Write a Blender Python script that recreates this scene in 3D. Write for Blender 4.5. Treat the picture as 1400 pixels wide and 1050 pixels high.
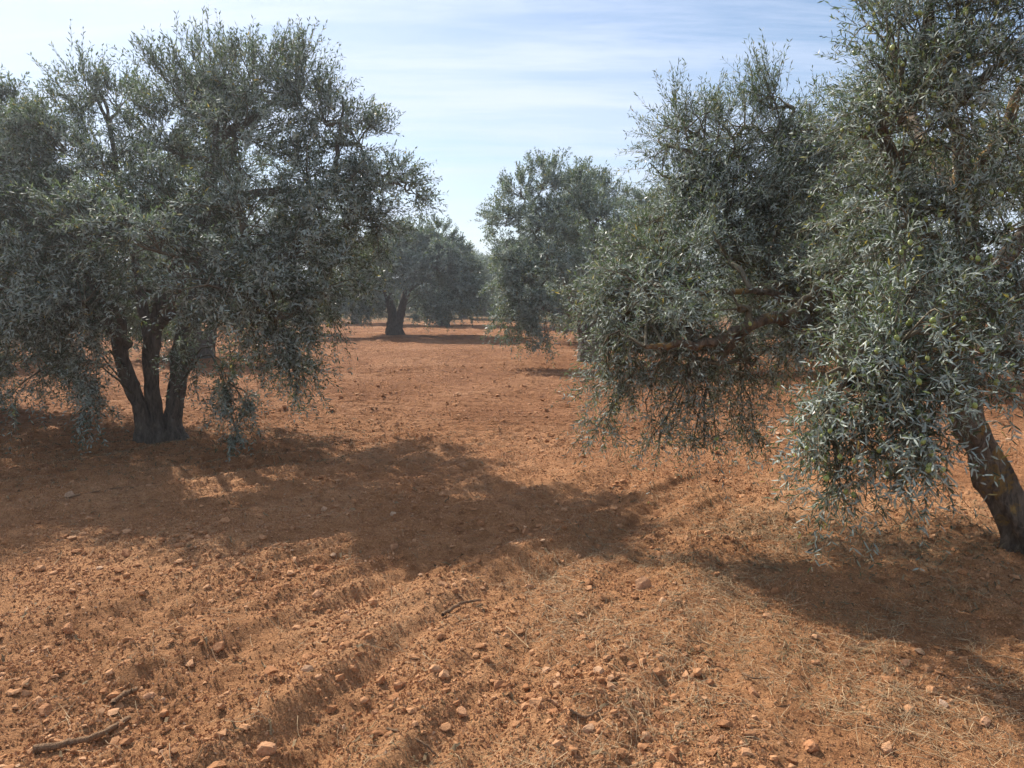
import bpy, math
import numpy as np
from mathutils import Vector

scene = bpy.context.scene
COL = scene.collection
for o in list(bpy.data.objects):
    bpy.data.objects.remove(o)

# ------------------------------------------------------------------ camera
CAM_H = 1.6
PITCH = math.radians(6.74)
FPX = 1058.0
cam_data = bpy.data.cameras.new("camera")
cam_data.sensor_width = 36.0
cam_data.lens = 36.0 * FPX / 1400.0
cam_data.clip_start = 0.05
cam_data.clip_end = 3000.0
cam = bpy.data.objects.new("camera", cam_data)
COL.objects.link(cam)
cam.location = (0, 0, CAM_H)
cam.rotation_euler = (math.pi / 2 - PITCH, 0, 0)
scene.camera = cam

# ------------------------------------------------------------------ light
SUN_EL = math.radians(43.0)
SUN_AZ = math.radians(-39.0)          # clockwise from +Y, so to the left of and beyond the trees
SUN_DIR = Vector((math.sin(SUN_AZ) * math.cos(SUN_EL), math.cos(SUN_AZ) * math.cos(SUN_EL), math.sin(SUN_EL)))
sun_data = bpy.data.lights.new("sun", 'SUN')
sun_data.energy = 5.0
sun_data.angle = math.radians(0.55)
sun_data.color = (1.0, 0.93, 0.83)
sun = bpy.data.objects.new("sun", sun_data)
COL.objects.link(sun)
sun.rotation_euler = SUN_DIR.to_track_quat('Z', 'Y').to_euler()

world = bpy.data.worlds.new("World")
scene.world = world
world.use_nodes = True
wn, wl = world.node_tree.nodes, world.node_tree.links
wn.clear()
w_out = wn.new("ShaderNodeOutputWorld")
w_bg = wn.new("ShaderNodeBackground")
w_bg.inputs[1].default_value = 0.088
sky = wn.new("ShaderNodeTexSky")
sky.sky_type = 'NISHITA'
sky.sun_disc = False
sky.sun_elevation = SUN_EL
sky.sun_rotation = SUN_AZ
sky.air_density = 1.0
sky.dust_density = 0.5
sky.ozone_density = 1.6
tc = wn.new("ShaderNodeTexCoord")
sep = wn.new("ShaderNodeSeparateXYZ")
wl.new(tc.outputs["Generated"], sep.inputs[0])


def wmath(op, a, b=None, clamp=False):
    n = wn.new("ShaderNodeMath")
    n.operation = op
    n.use_clamp = clamp
    for i, v in enumerate((a, b)):
        if v is None:
            continue
        if isinstance(v, (int, float)):
            n.inputs[i].default_value = v
        else:
            wl.new(v, n.inputs[i])
    return n.outputs[0]


zz = wmath('MAXIMUM', sep.outputs[2], 0.0)
zd = wmath('ADD', zz, 0.16)
cx = wmath('DIVIDE', sep.outputs[0], zd)
cy = wmath('DIVIDE', sep.outputs[1], zd)
comb = wn.new("ShaderNodeCombineXYZ")
wl.new(cx, comb.inputs[0])
wl.new(cy, comb.inputs[1])


def cloud_layer(scale, rot, stretch, lo, hi, off, detail=7.0, rough=0.58):
    mp = wn.new("ShaderNodeMapping")
    mp.inputs["Rotation"].default_value = (0, 0, rot)
    mp.inputs["Scale"].default_value = stretch
    mp.inputs["Location"].default_value = off
    wl.new(comb.outputs[0], mp.inputs[0])
    nz = wn.new("ShaderNodeTexNoise")
    nz.inputs["Scale"].default_value = scale
    nz.inputs["Detail"].default_value = detail
    nz.inputs["Roughness"].default_value = rough
    nz.inputs["Distortion"].default_value = 0.35
    wl.new(mp.outputs[0], nz.inputs["Vector"])
    mr = wn.new("ShaderNodeMapRange")
    mr.interpolation_type = 'SMOOTHSTEP'
    mr.inputs["From Min"].default_value = lo
    mr.inputs["From Max"].default_value = hi
    wl.new(nz.outputs["Fac"], mr.inputs["Value"])
    return mr.outputs[0]


c1 = cloud_layer(0.75, 0.22, (0.55, 1.6, 1), 0.30, 0.62, (3.1, 1.7, 0), 9.0, 0.56)
c2 = cloud_layer(2.1, -0.25, (0.42, 2.6, 1), 0.36, 0.66, (7.3, 4.1, 0), 12.0, 0.66)
c12 = wmath('ADD', wmath('MULTIPLY', c1, 0.58), wmath('MULTIPLY', c2, 0.46))
cmask = wmath('MULTIPLY', wmath('MINIMUM', c12, 1.0), 0.92)
cmix = wn.new("ShaderNodeMix")
cmix.data_type = 'RGBA'
wl.new(cmask, cmix.inputs["Factor"])
wl.new(sky.outputs[0], cmix.inputs["A"])
cmix.inputs["B"].default_value = (6.1, 6.8, 8.4, 1.0)
wl.new(cmix.outputs["Result"], w_bg.inputs[0])
wl.new(w_bg.outputs[0], w_out.inputs[0])

scene.view_settings.view_transform = 'Standard'
scene.view_settings.look = 'None'
scene.view_settings.exposure = 0.69
scene.view_settings.gamma = 1.0
scene.view_settings.use_curve_mapping = False
scene.cycles.max_bounces = 4
scene.cycles.diffuse_bounces = 2
scene.cycles.glossy_bounces = 1
scene.cycles.transmission_bounces = 2
scene.cycles.transparent_max_bounces = 4
scene.cycles.volume_bounces = 0
scene.cycles.use_denoising = True
scene.cycles.sample_clamp_indirect = 4.0
scene.cycles.use_adaptive_sampling = True
scene.cycles.adaptive_threshold = 0.03

RNG = np.random.default_rng(7)


# ------------------------------------------------------------------ helpers
def at(px, py, Y):
    """the point at world distance Y ahead that is seen at photograph position px, py"""
    u, v = (px - 700.0) / FPX, (525.0 - py) / FPX
    d = np.array([u, math.cos(PITCH) + v * math.sin(PITCH), -math.sin(PITCH) + v * math.cos(PITCH)])
    return np.array([0, 0, CAM_H]) + d * (Y / d[1])


def on_ground(px, py):
    u, v = (px - 700.0) / FPX, (525.0 - py) / FPX
    d = np.array([u, math.cos(PITCH) + v * math.sin(PITCH), -math.sin(PITCH) + v * math.cos(PITCH)])
    zg = 0.0
    for _ in range(4):
        p = np.array([0, 0, CAM_H]) + d * ((zg - CAM_H) / d[2])
        zg = float(H(np.array([p[0]]), np.array([p[1]]))[0])
    p[2] = zg
    return p


def unit(v):
    return v / np.maximum(np.linalg.norm(v, axis=-1, keepdims=True), 1e-9)


def _hash(ix, iy, seed):
    h = (ix.astype(np.int64) * 374761393 + iy.astype(np.int64) * 668265263 + seed * 974634777) & 0xFFFFFFFF
    h = ((h ^ (h >> 13)) * 1274126177) & 0xFFFFFFFF
    h = ((h ^ (h >> 16)) * 2246822519) & 0xFFFFFFFF
    return h ^ (h >> 15)


def noise(x, y, seed=0):
    ix, iy = np.floor(x), np.floor(y)
    fx, fy = x - ix, y - iy
    ix, iy = ix.astype(np.int64), iy.astype(np.int64)
    u, v = fx * fx * fx * (fx * (fx * 6 - 15) + 10), fy * fy * fy * (fy * (fy * 6 - 15) + 10)

    def g(dx, dy):
        a = _hash(ix + dx, iy + dy, seed) * (2 * math.pi / 4294967296.0)
        return np.cos(a) * (fx - dx) + np.sin(a) * (fy - dy)
    n0 = g(0, 0) * (1 - u) + g(1, 0) * u
    n1 = g(0, 1) * (1 - u) + g(1, 1) * u
    return (n0 * (1 - v) + n1 * v) * 1.5


def fbm(x, y, seed=0, octaves=4, gain=0.5):
    s, a = 0.0, 1.0
    for i in range(octaves):
        s = s + a * noise(x, y, seed + i)
        x, y, a = x * 2.03 + 11.7, y * 2.03 - 5.3, a * gain
    return s


def lumps(x, y, seed=0):
    """rounded bumps of random size, one per cell"""
    ix, iy = np.floor(x), np.floor(y)
    best = np.zeros_like(x)
    for dx in (-1, 0, 1):
        for dy in (-1, 0, 1):
            cx_, cy_ = ix + dx, iy + dy
            h1 = _hash(cx_, cy_, seed) / 4294967296.0
            h2 = _hash(cx_, cy_, seed + 17) / 4294967296.0
            h3 = _hash(cx_, cy_, seed + 31) / 4294967296.0
            r = 0.18 + 0.55 * h3 * h3
            d2 = ((x - cx_ - h1) ** 2 + (y - cy_ - h2) ** 2) / (r * r)
            best = np.maximum(best, np.sqrt(np.maximum(0, 1 - d2)) * r)
    return best


def smooth(a, b, x):
    t = np.clip((x - a) / (b - a), 0, 1)
    return t * t * (3 - 2 * t)


def seg_dist(x, y, pts):
    """signed distance from a polyline (positive on its left) """
    best = np.full(x.shape, 1e9)
    sg = np.zeros(x.shape)
    for (ax, ay), (bx, by) in zip(pts[:-1], pts[1:]):
        ex, ey = bx - ax, by - ay
        t = np.clip(((x - ax) * ex + (y - ay) * ey) / (ex * ex + ey * ey), 0, 1)
        qx, qy = x - ax - t * ex, y - ay - t * ey
        d = np.sqrt(qx * qx + qy * qy)
        m = d < best
        best = np.where(m, d, best)
        sg = np.where(m, np.sign(ex * qy - ey * qx), sg)
    return best * sg


BERM = [(-2.6, 0.2), (-1.6, 1.5), (-0.95, 2.45), (-0.55, 3.2), (-0.2, 3.95), (0.35, 4.9), (1.0, 5.85), (2.0, 7.0), (3.5, 8.2)]
BERM2 = [(-5.0, 1.6), (-3.6, 2.6), (-2.3, 3.4), (-1.25, 4.25), (0.0, 5.65), (1.2, 7.4)]


def H(x, y, fine=True):
    """height of the tilled soil"""
    x = np.asarray(x, float)
    y = np.asarray(y, float)
    r = np.sqrt(x * x + y * y)
    z = 0.07 * noise(x * .13, y * .13, 3) + 0.035 * noise(x * .6, y * .6, 4)
    near = 1 - smooth(6.5, 9.5, y + 0.25 * x)
    patch = 0.62 + 0.95 * noise(x * .6, y * .6, 5)
    # oblique furrows of the near field and the cross furrows beyond
    wx, wy = x + .14 * noise(x * .5, y * .5, 6), y + .14 * noise(x * .5 + 9, y * .5, 16)
    d1, d2 = seg_dist(wx, wy, BERM), seg_dist(wx, wy, BERM2)
    s1 = np.where(d1 < 0, d1 / 1.05, np.where(d2 > 0, 1 + d2 / 1.05, np.clip(d1, 0, None) / np.maximum(d1 - d2, 1e-3)))
    s2 = y + 0.06 * x + 0.35 * noise(x * .16, y * .22, 7) + 0.06 * noise(x * 1.3, y * 1.3, 17)
    f1 = .62 * np.sin(s1 * math.pi * 4 + 1.7 * noise(x * .8, y * .8, 26)) + .22 * np.sin(s1 * math.pi * 13 + 1.4 * noise(x * 1.9, y * 1.9, 27))
    f2 = np.abs(np.sin(s2 * math.pi / 0.42)) ** 0.8 - 0.6
    calm = 1 - 0.75 * smooth(0.3, 1.4, x - 0.28 * (y - 3.0)) * near
    z = z + np.clip(patch, 0.1, 1.2) * (0.048 * f1 * near * calm + 0.085 * f2 * (1 - near))
    for k, (line, hgt) in enumerate(((BERM, .05), (BERM2, .04))):
        d = seg_dist(x + .10 * noise(x * 1.1, y * 1.1, 40 + k), y + .10 * noise(x * 1.1, y * 1.1, 50 + k), line)
        brk = np.clip(0.75 + 0.7 * noise(x * .8, y * .8, 60 + k), 0.15, 1.2)
        z = z + near * brk * (hgt * np.exp(-(d / .19) ** 2) - .02 * np.exp(-((d - .38) / .2) ** 2) - .018 * np.exp(-((d + .38) / .2) ** 2))
    # soil heaped round the two near trunks
    for tx, ty in ((-3.7, 8.0), (2.95, 4.5)):
        z = z + 0.07 * np.exp(-((x - tx) ** 2 + (y - ty) ** 2) / 0.9)
    rough = 0.6 + 0.5 * noise(x * .7, y * .7, 8)
    z = z + np.clip(rough, .15, 1.2) * 0.022 * fbm(x * 3.1, y * 3.1, 20, 3)
    if fine:
        lod = 1 - smooth(14, 30, r)
        cl = np.clip(0.55 + 0.9 * fbm(x * .9, y * .9, 9, 2), 0.08, 1.3)
        cw = x + .03 * noise(x * 9, y * 9, 70)
        ch = y + .03 * noise(x * 9, y * 9, 71)
        z = z + lod * cl * (0.026 * lumps(cw * 5.5, ch * 5.5, 100) + 0.034 * lumps(cw * 11, ch * 11, 130) + 0.02 * lumps(cw * 22, ch * 22, 160))
        z = z + lod * 0.006 * fbm(x * 14, y * 14, 30, 2)
    return z


class MB:
    def __init__(self):
        self.v, self.f, self.n = [], [], 0

    def add(self, V, *Fs):
        V = np.asarray(V, float).reshape(-1, 3)
        for F in Fs:
            self.f.append(np.asarray(F, np.int64) + self.n)
        self.v.append(V)
        self.n += len(V)

    def mesh(self, name, mat, base=(0, 0, 0), smooth_shade=False):
        me = bpy.data.meshes.new(name)
        V = np.concatenate(self.v) - np.asarray(base, float)
        tot = [np.full(len(F), F.shape[1]) for F in self.f]
        tot = np.concatenate(tot)
        idx = np.concatenate([F.ravel() for F in self.f])
        me.vertices.add(len(V))
        me.vertices.foreach_set("co", V.astype(np.float32).ravel())
        me.loops.add(len(idx))
        me.loops.foreach_set("vertex_index", idx.astype(np.int32))
        me.polygons.add(len(tot))
        st = np.concatenate([[0], np.cumsum(tot)[:-1]])
        me.polygons.foreach_set("loop_start", st.astype(np.int32))
        me.polygons.foreach_set("use_smooth", np.full(len(tot), smooth_shade))
        me.update(calc_edges=True)
        me.validate()
        me.materials.append(mat)
        return me

    def build(self, name, mat, parent=None, base=(0, 0, 0), smooth_shade=False, kind=None):
        ob = bpy.data.objects.new(name, self.mesh(name, mat, base, smooth_shade))
        COL.objects.link(ob)
        if parent is not None:
            ob.parent = parent
        else:
            ob.location = base
        if kind:
            ob["kind"] = kind
        return ob


def tag(o, label, cat, group=None):
    o["label"] = label
    o["category"] = cat
    if group:
        o["group"] = group
    return o


def empty(name, loc):
    o = bpy.data.objects.new(name, None)
    COL.objects.link(o)
    o.location = loc
    o.empty_display_size = 0.2
    return o


def catmull(pts, n):
    """smooth curve through rows of pts (any number of columns), n samples"""
    P = np.asarray(pts, float)
    if len(P) < 3:
        t = np.linspace(0, 1, n)[:, None]
        return P[0] * (1 - t) + P[-1] * t
    Q = np.vstack([2 * P[0] - P[1], P, 2 * P[-1] - P[-2]])
    m = len(P) - 1
    u = np.linspace(0, m - 1e-6, n)
    k = u.astype(int)
    t = (u - k)[:, None]
    a, b, c, d = Q[k], Q[k + 1], Q[k + 2], Q[k + 3]
    return 0.5 * (2 * b + (c - a) * t + (2 * a - 5 * b + 4 * c - d) * t ** 2 + (3 * b - a - 3 * c + d) * t ** 3)


def tube(mb, C, R, sides, lump=0.0, seed=0, flute=0.0):
    C, R = np.asarray(C, float), np.asarray(R, float)
    n = len(C)
    T = unit(np.gradient(C, axis=0))
    ref = np.array([1.0, 0, 0]) if abs(T[0, 0]) < .8 else np.array([0, 1.0, 0])
    U = np.zeros_like(C)
    u = ref - T[0] * ref.dot(T[0])
    for i in range(n):
        u = u - T[i] * u.dot(T[i])
        u = u / max(np.linalg.norm(u), 1e-9)
        U[i] = u
    W = np.cross(T, U)
    a = np.linspace(0, 2 * math.pi, sides, endpoint=False)
    rr = np.repeat(R[:, None], sides, 1)
    if lump:
        L = np.concatenate([[0], np.cumsum(np.linalg.norm(np.diff(C, axis=0), axis=1))])[:, None] * np.ones(sides)
        ca, sa = np.cos(a)[None] * np.ones((n, 1)), np.sin(a)[None] * np.ones((n, 1))
        rr = rr * (1 + lump * (noise(ca * 1.6 + L * 2.6 + seed, sa * 1.6 + L * 1.1, 5 + seed) + .5 * noise(ca * 3 + L * 7, sa * 3 - L * 5 + seed, 9 + seed) + .3 * noise(ca * 5 + L * 15, sa * 5 - L * 12 + seed, 19 + seed)))
        if flute:
            rr = rr * (1 + flute * np.sin(a * 5 + L * 1.5 + seed) * .5 + flute * .6 * noise(ca * 4 + seed, sa * 4 + L * .8, 77))
    V = C[:, None] + rr[..., None] * (np.cos(a)[None, :, None] * U[:, None] + np.sin(a)[None, :, None] * W[:, None])
    i = np.arange(n - 1)[:, None] * sides
    j = np.arange(sides)[None]
    k = (j + 1) % sides
    F = np.stack([i + j, i + k, i + sides + k, i + sides + j], -1).reshape(-1, 4)
    cap = (n - 1) * sides + np.arange(sides)
    capF = np.stack([np.full(sides - 2, cap[0]), cap[1:-1], cap[2:]], -1)
    mb.add(V.reshape(-1, 3), F, capF)


# ------------------------------------------------------------------ materials
def mat(name):
    m = bpy.data.materials.new(name)
    m.use_nodes = True
    nt = m.node_tree
    return m, nt.nodes, nt.links, nt.nodes["Principled BSDF"]


def ramp(nodes, stops):
    r = nodes.new("ShaderNodeValToRGB")
    e = r.color_ramp.elements
    while len(e) > 1:
        e.remove(e[0])
    e[0].position, e[0].color = stops[0][0], (*stops[0][1], 1)
    for p, c in stops[1:]:
        k = e.new(p)
        k.color = (*c, 1)
    return r


def nnoise(nodes, links, scale, detail=5, rough=.55, coord=None, dist=0.0):
    n = nodes.new("ShaderNodeTexNoise")
    n.inputs["Scale"].default_value = scale
    n.inputs["Detail"].default_value = detail
    n.inputs["Roughness"].default_value = rough
    n.inputs["Distortion"].default_value = dist
    if coord is not None:
        links.new(coord, n.inputs["Vector"])
    return n


def mixc(nodes, links, fac, a, b, mode='MIX'):
    m = nodes.new("ShaderNodeMix")
    m.data_type = 'RGBA'
    m.blend_type = mode
    for sock, v in (("Factor", fac), ("A", a), ("B", b)):
        if isinstance(v, (int, float)):
            m.inputs[sock].default_value = v
        elif isinstance(v, tuple):
            m.inputs[sock].default_value = (*v, 1)
        else:
            links.new(v, m.inputs[sock])
    return m.outputs["Result"]


def soil_material():
    m, n, l, b = mat("red_soil")
    geo = n.new("ShaderNodeNewGeometry")
    pos = geo.outputs["Position"]
    big = nnoise(n, l, 0.55, 6, .6, pos, .6)
    r1 = ramp(n, [(.28, (.270, .124, .055)), (.5, (.370, .182, .084)), (.72, (.470, .256, .132))])
    l.new(big.outputs["Fac"], r1.inputs[0])
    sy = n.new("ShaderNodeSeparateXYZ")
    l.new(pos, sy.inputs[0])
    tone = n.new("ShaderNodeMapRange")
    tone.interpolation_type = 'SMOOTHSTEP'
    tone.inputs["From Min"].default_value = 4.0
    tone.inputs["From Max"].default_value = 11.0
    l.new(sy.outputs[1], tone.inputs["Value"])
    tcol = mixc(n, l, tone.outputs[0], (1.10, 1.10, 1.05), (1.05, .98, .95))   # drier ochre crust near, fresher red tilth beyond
    mid = nnoise(n, l, 9.0, 6, .65, pos)
    r2 = ramp(n, [(.30, (.62, .56, .54)), (.5, (1, 1, 1)), (.75, (1.22, 1.24, 1.30))])
    l.new(mid.outputs["Fac"], r2.inputs[0])
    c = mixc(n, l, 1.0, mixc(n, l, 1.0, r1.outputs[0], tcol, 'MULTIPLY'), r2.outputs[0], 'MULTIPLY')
    grain = nnoise(n, l, 130.0, 3, .7, pos)
    r3 = ramp(n, [(.32, (.52, .47, .45)), (.5, (1, 1, 1)), (.68, (1.4, 1.43, 1.48))])
    l.new(grain.outputs["Fac"], r3.inputs[0])
    c = mixc(n, l, 0.8, c, r3.outputs[0], 'MULTIPLY')
    # weedy unploughed ground towards the end of the alley
    sp = n.new("ShaderNodeSeparateXYZ")
    l.new(pos, sp.inputs[0])
    wz = nnoise(n, l, 0.35, 4, .6, pos)
    ad = n.new("ShaderNodeMath")
    ad.operation = 'MULTIPLY_ADD'
    l.new(wz.outputs["Fac"], ad.inputs[0])
    ad.inputs[1].default_value = 26.0
    l.new(sp.outputs[1], ad.inputs[2])
    mr = n.new("ShaderNodeMapRange")
    mr.inputs["From Min"].default_value = 52.0
    mr.inputs["From Max"].default_value = 64.0
    l.new(ad.outputs[0], mr.inputs["Value"])
    wc = nnoise(n, l, 6.0, 5, .7, pos)
    rw = ramp(n, [(.3, (.10, .085, .038)), (.55, (.21, .145, .07)), (.75, (.27, .14, .07))])
    l.new(wc.outputs["Fac"], rw.inputs[0])
    c = mixc(n, l, mr.outputs[0], c, rw.outputs[0])
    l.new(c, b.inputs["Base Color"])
    b.inputs["Roughness"].default_value = 0.95
    b.inputs["Specular IOR Level"].default_value = 0.15
    n1 = nnoise(n, l, 38.0, 6, .7, pos)
    vo = n.new('ShaderNodeTexVoronoi')
    vo.feature = 'SMOOTH_F1'
    vo.inputs['Scale'].default_value = 42.0
    vo.inputs['Detail'].default_value = 2.0
    l.new(pos, vo.inputs['Vector'])
    b0 = n.new('ShaderNodeBump')
    b0.invert = True
    b0.inputs['Strength'].default_value = 0.7
    b0.inputs['Distance'].default_value = 0.02
    l.new(vo.outputs['Distance'], b0.inputs['Height'])
    n2 = nnoise(n, l, 170.0, 3, .7, pos)
    b1 = n.new("ShaderNodeBump")
    b1.inputs["Strength"].default_value = 1.0
    b1.inputs["Distance"].default_value = 0.034
    l.new(n1.outputs["Fac"], b1.inputs["Height"])
    l.new(b0.outputs[0], b1.inputs['Normal'])
    b2 = n.new("ShaderNodeBump")
    b2.inputs["Strength"].default_value = 0.7
    b2.inputs["Distance"].default_value = 0.008
    l.new(n2.outputs["Fac"], b2.inputs["Height"])
    l.new(b1.outputs[0], b2.inputs["Normal"])
    # tilth beyond the finely modelled soil: rows of lumps a few centimetres high
    far = n.new("ShaderNodeMapRange")
    far.inputs["From Min"].default_value = 6.0
    far.inputs["From Max"].default_value = 10.0
    far.inputs["To Max"].default_value = 1.0
    l.new(sy.outputs[1], far.inputs["Value"])
    fm = n.new("ShaderNodeMapping")
    fm.inputs["Scale"].default_value = (.45, 1.0, 1.0)
    l.new(pos, fm.inputs[0])
    fn = nnoise(n, l, 11.0, 5, .75, fm.outputs[0])
    b3 = n.new("ShaderNodeBump")
    b3.inputs["Distance"].default_value = 0.16
    l.new(far.outputs[0], b3.inputs["Strength"])
    l.new(fn.outputs["Fac"], b3.inputs["Height"])
    l.new(b2.outputs[0], b3.inputs["Normal"])
    l.new(b3.outputs[0], b.inputs["Normal"])
    return m


def clod_material(name, lo, mid_, hi):
    m, n, l, b = mat(name)
    geo = n.new("ShaderNodeNewGeometry")
    oi = n.new("ShaderNodeObjectInfo")
    ad = n.new("ShaderNodeMath")
    ad.operation = 'FRACT'
    ad2 = n.new("ShaderNodeMath")
    ad2.operation = 'ADD'
    l.new(geo.outputs["Random Per Island"], ad2.inputs[0])
    l.new(oi.outputs["Random"], ad2.inputs[1])
    l.new(ad2.outputs[0], ad.inputs[0])
    r = ramp(n, [(0, lo), (.55, mid_), (.965, hi), (1.0, (.45, .30, .19))])
    l.new(ad.outputs[0], r.inputs[0])
    g = nnoise(n, l, 90, 5, .7, geo.outputs["Position"])
    r3 = ramp(n, [(.3, (.7, .66, .64)), (.5, (1, 1, 1)), (.72, (1.22, 1.24, 1.28))])
    l.new(g.outputs["Fac"], r3.inputs[0])
    l.new(mixc(n, l, .9, r.outputs[0], r3.outputs[0], 'MULTIPLY'), b.inputs["Base Color"])
    b.inputs["Roughness"].default_value = .95
    b.inputs["Specular IOR Level"].default_value = .15
    bp = n.new("ShaderNodeBump")
    bp.inputs["Strength"].default_value = .8
    bp.inputs["Distance"].default_value = .008
    g2 = nnoise(n, l, 60, 6, .7, geo.outputs["Position"])
    l.new(g2.outputs["Fac"], bp.inputs["Height"])
    l.new(bp.outputs[0], b.inputs["Normal"])
    return m


def leaf_material(name, dark, light, under, trans=0.22):
    m, n, l, b = mat(name)
    geo = n.new("ShaderNodeNewGeometry")
    r = ramp(n, [(0, dark), (.6, tuple((a + c) / 2 for a, c in zip(dark, light))), (.95, light), (.97, (.24, .21, .07)), (1.0, (.28, .20, .07))])
    l.new(geo.outputs["Random Per Island"], r.inputs[0])
    c = mixc(n, l, geo.outputs["Backfacing"], r.outputs[0], under)
    l.new(c, b.inputs["Base Color"])
    ro = n.new("ShaderNodeMath")
    ro.operation = 'MULTIPLY_ADD'
    l.new(geo.outputs["Backfacing"], ro.inputs[0])
    ro.inputs[1].default_value = 0.30
    ro.inputs[2].default_value = 0.38
    l.new(ro.outputs[0], b.inputs["Roughness"])
    b.inputs["Specular IOR Level"].default_value = 0.55
    tr = n.new("ShaderNodeBsdfTranslucent")
    tc_ = mixc(n, l, 1.0, r.outputs[0], (1.75, 1.95, 1.05), 'MULTIPLY')
    l.new(tc_, tr.inputs[0])
    mx = n.new("ShaderNodeMixShader")
    mx.inputs[0].default_value = trans
    l.new(b.outputs[0], mx.inputs[1])
    l.new(tr.outputs[0], mx.inputs[2])
    l.new(mx.outputs[0], n["Material Output"].inputs[0])
    return m


def bark_material(name, c0, c1, lichen=None, amount=0.0):
    m, n, l, b = mat(name)
    tco = n.new("ShaderNodeTexCoord")
    mp = n.new("ShaderNodeMapping")
    mp.inputs["Scale"].default_value = (1, 1, .3)
    l.new(tco.outputs["Object"], mp.inputs[0])
    nz = nnoise(n, l, 26, 8, .7, mp.outputs[0], .8)
    r = ramp(n, [(.3, c0), (.7, c1)])
    l.new(nz.outputs["Fac"], r.inputs[0])
    c = r.outputs[0]
    if lichen:
        ln = nnoise(n, l, 7, 6, .65, tco.outputs["Object"])
        lr = ramp(n, [(.62 - amount, (0, 0, 0)), (.70 - amount, (1, 1, 1))])
        l.new(ln.outputs["Fac"], lr.inputs[0])
        c = mixc(n, l, lr.outputs[0], c, lichen)
    l.new(c, b.inputs["Base Color"])
    b.inputs["Roughness"].default_value = .9
    b.inputs["Specular IOR Level"].default_value = .2
    bp = n.new("ShaderNodeBump")
    bp.inputs["Strength"].default_value = .9
    bp.inputs["Distance"].default_value = .05
    l.new(nz.outputs["Fac"], bp.inputs["Height"])
    l.new(bp.outputs[0], b.inputs["Normal"])
    return m


def plain_random(name, lo, hi, rough=.85, spec=.2, trans=0.0):
    m, n, l, b = mat(name)
    geo = n.new("ShaderNodeNewGeometry")
    oi = n.new("ShaderNodeObjectInfo")
    a = n.new("ShaderNodeMath")
    a.operation = 'ADD'
    l.new(geo.outputs["Random Per Island"], a.inputs[0])
    l.new(oi.outputs["Random"], a.inputs[1])
    f = n.new("ShaderNodeMath")
    f.operation = 'FRACT'
    l.new(a.outputs[0], f.inputs[0])
    r = ramp(n, [(0, lo), (1, hi)])
    l.new(f.outputs[0], r.inputs[0])
    l.new(r.outputs[0], b.inputs["Base Color"])
    b.inputs["Roughness"].default_value = rough
    b.inputs["Specular IOR Level"].default_value = spec
    return m


M_SOIL = soil_material()
M_CLOD = clod_material("soil_clods", (.30, .136, .060), (.40, .198, .092), (.48, .265, .140))
M_STONE = clod_material("ochre_stone", (.38, .18, .085), (.43, .22, .11), (.47, .26, .145))
M_PALE = clod_material("pale_stone", (.47, .27, .15), (.50, .31, .19), (.54, .37, .25))
M_LEAF = leaf_material("olive_leaf", (.034, .050, .032), (.112, .142, .098), (.31, .35, .30), .27)
M_LEAF_FAR = leaf_material("olive_leaf_grove", (.040, .058, .038), (.115, .145, .100), (.29, .33, .28), .27)
M_BARK = bark_material("olive_bark", (.050, .042, .034), (.230, .190, .150))
M_BARK_L = bark_material("lichen_bark", (.050, .038, .028), (.290, .220, .155), (.30, .185, .065), .07)
M_TWIG = plain_random("twig", (.085, .070, .045), (.17, .145, .10))
M_OLIVE = plain_random("green_olive", (.19, .24, .055), (.34, .39, .12), .32, .5)
M_STRAW = plain_random("dry_straw", (.17, .105, .052), (.46, .33, .19), .8, .25)
M_STICK = bark_material("dry_stick", (.20, .115, .062), (.36, .22, .125))
M_WEED = plain_random("grey_weed", (.13, .105, .050), (.27, .20, .105), .85, .2)
M_LITTER = plain_random("fallen_leaf", (.10, .065, .032), (.25, .175, .095), .85, .2)


# ------------------------------------------------------------------ ground
def axis(parts):
    out = []
    for a, b, s0, s1 in parts:
        x, s = a, s0
        while x < b:
            out.append(x)
            t = (x - a) / (b - a)
            x += s0 * (s1 / s0) ** t
    out.append(parts[-1][1])
    return np.array(out)


half = axis([(0, 3.0, .027, .030), (3.0, 6, .034, .08), (6, 14, .07, .3), (14, 60, .4, 6), (60, 500, 8, 80)])
gx = np.concatenate([-half[:0:-1], half])
gy = np.concatenate([axis([(-500, -20, 80, 6), (-20, 1.0, 3, .3)])[:-1],
                     axis([(1.0, 2.0, .08, .02), (2.0, 6.5, .023, .030), (6.5, 12, .032, .065), (12, 24, .07, .14), (24, 60, .15, 2), (60, 500, 3, 60)])])
GX, GY = np.meshgrid(gx, gy)
GZ = H(GX, GY)
g = MB()
nx, ny = len(gx), len(gy)
i = np.arange(ny - 1)[:, None] * nx + np.arange(nx - 1)[None]
g.add(np.stack([GX, GY, GZ], -1).reshape(-1, 3), np.stack([i, i + 1, i + 1 + nx, i + nx], -1).reshape(-1, 4))
ground = g.build("ground", M_SOIL, smooth_shade=True, kind="structure")
ground["label"] = "red tilled soil of the olive grove"


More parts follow.
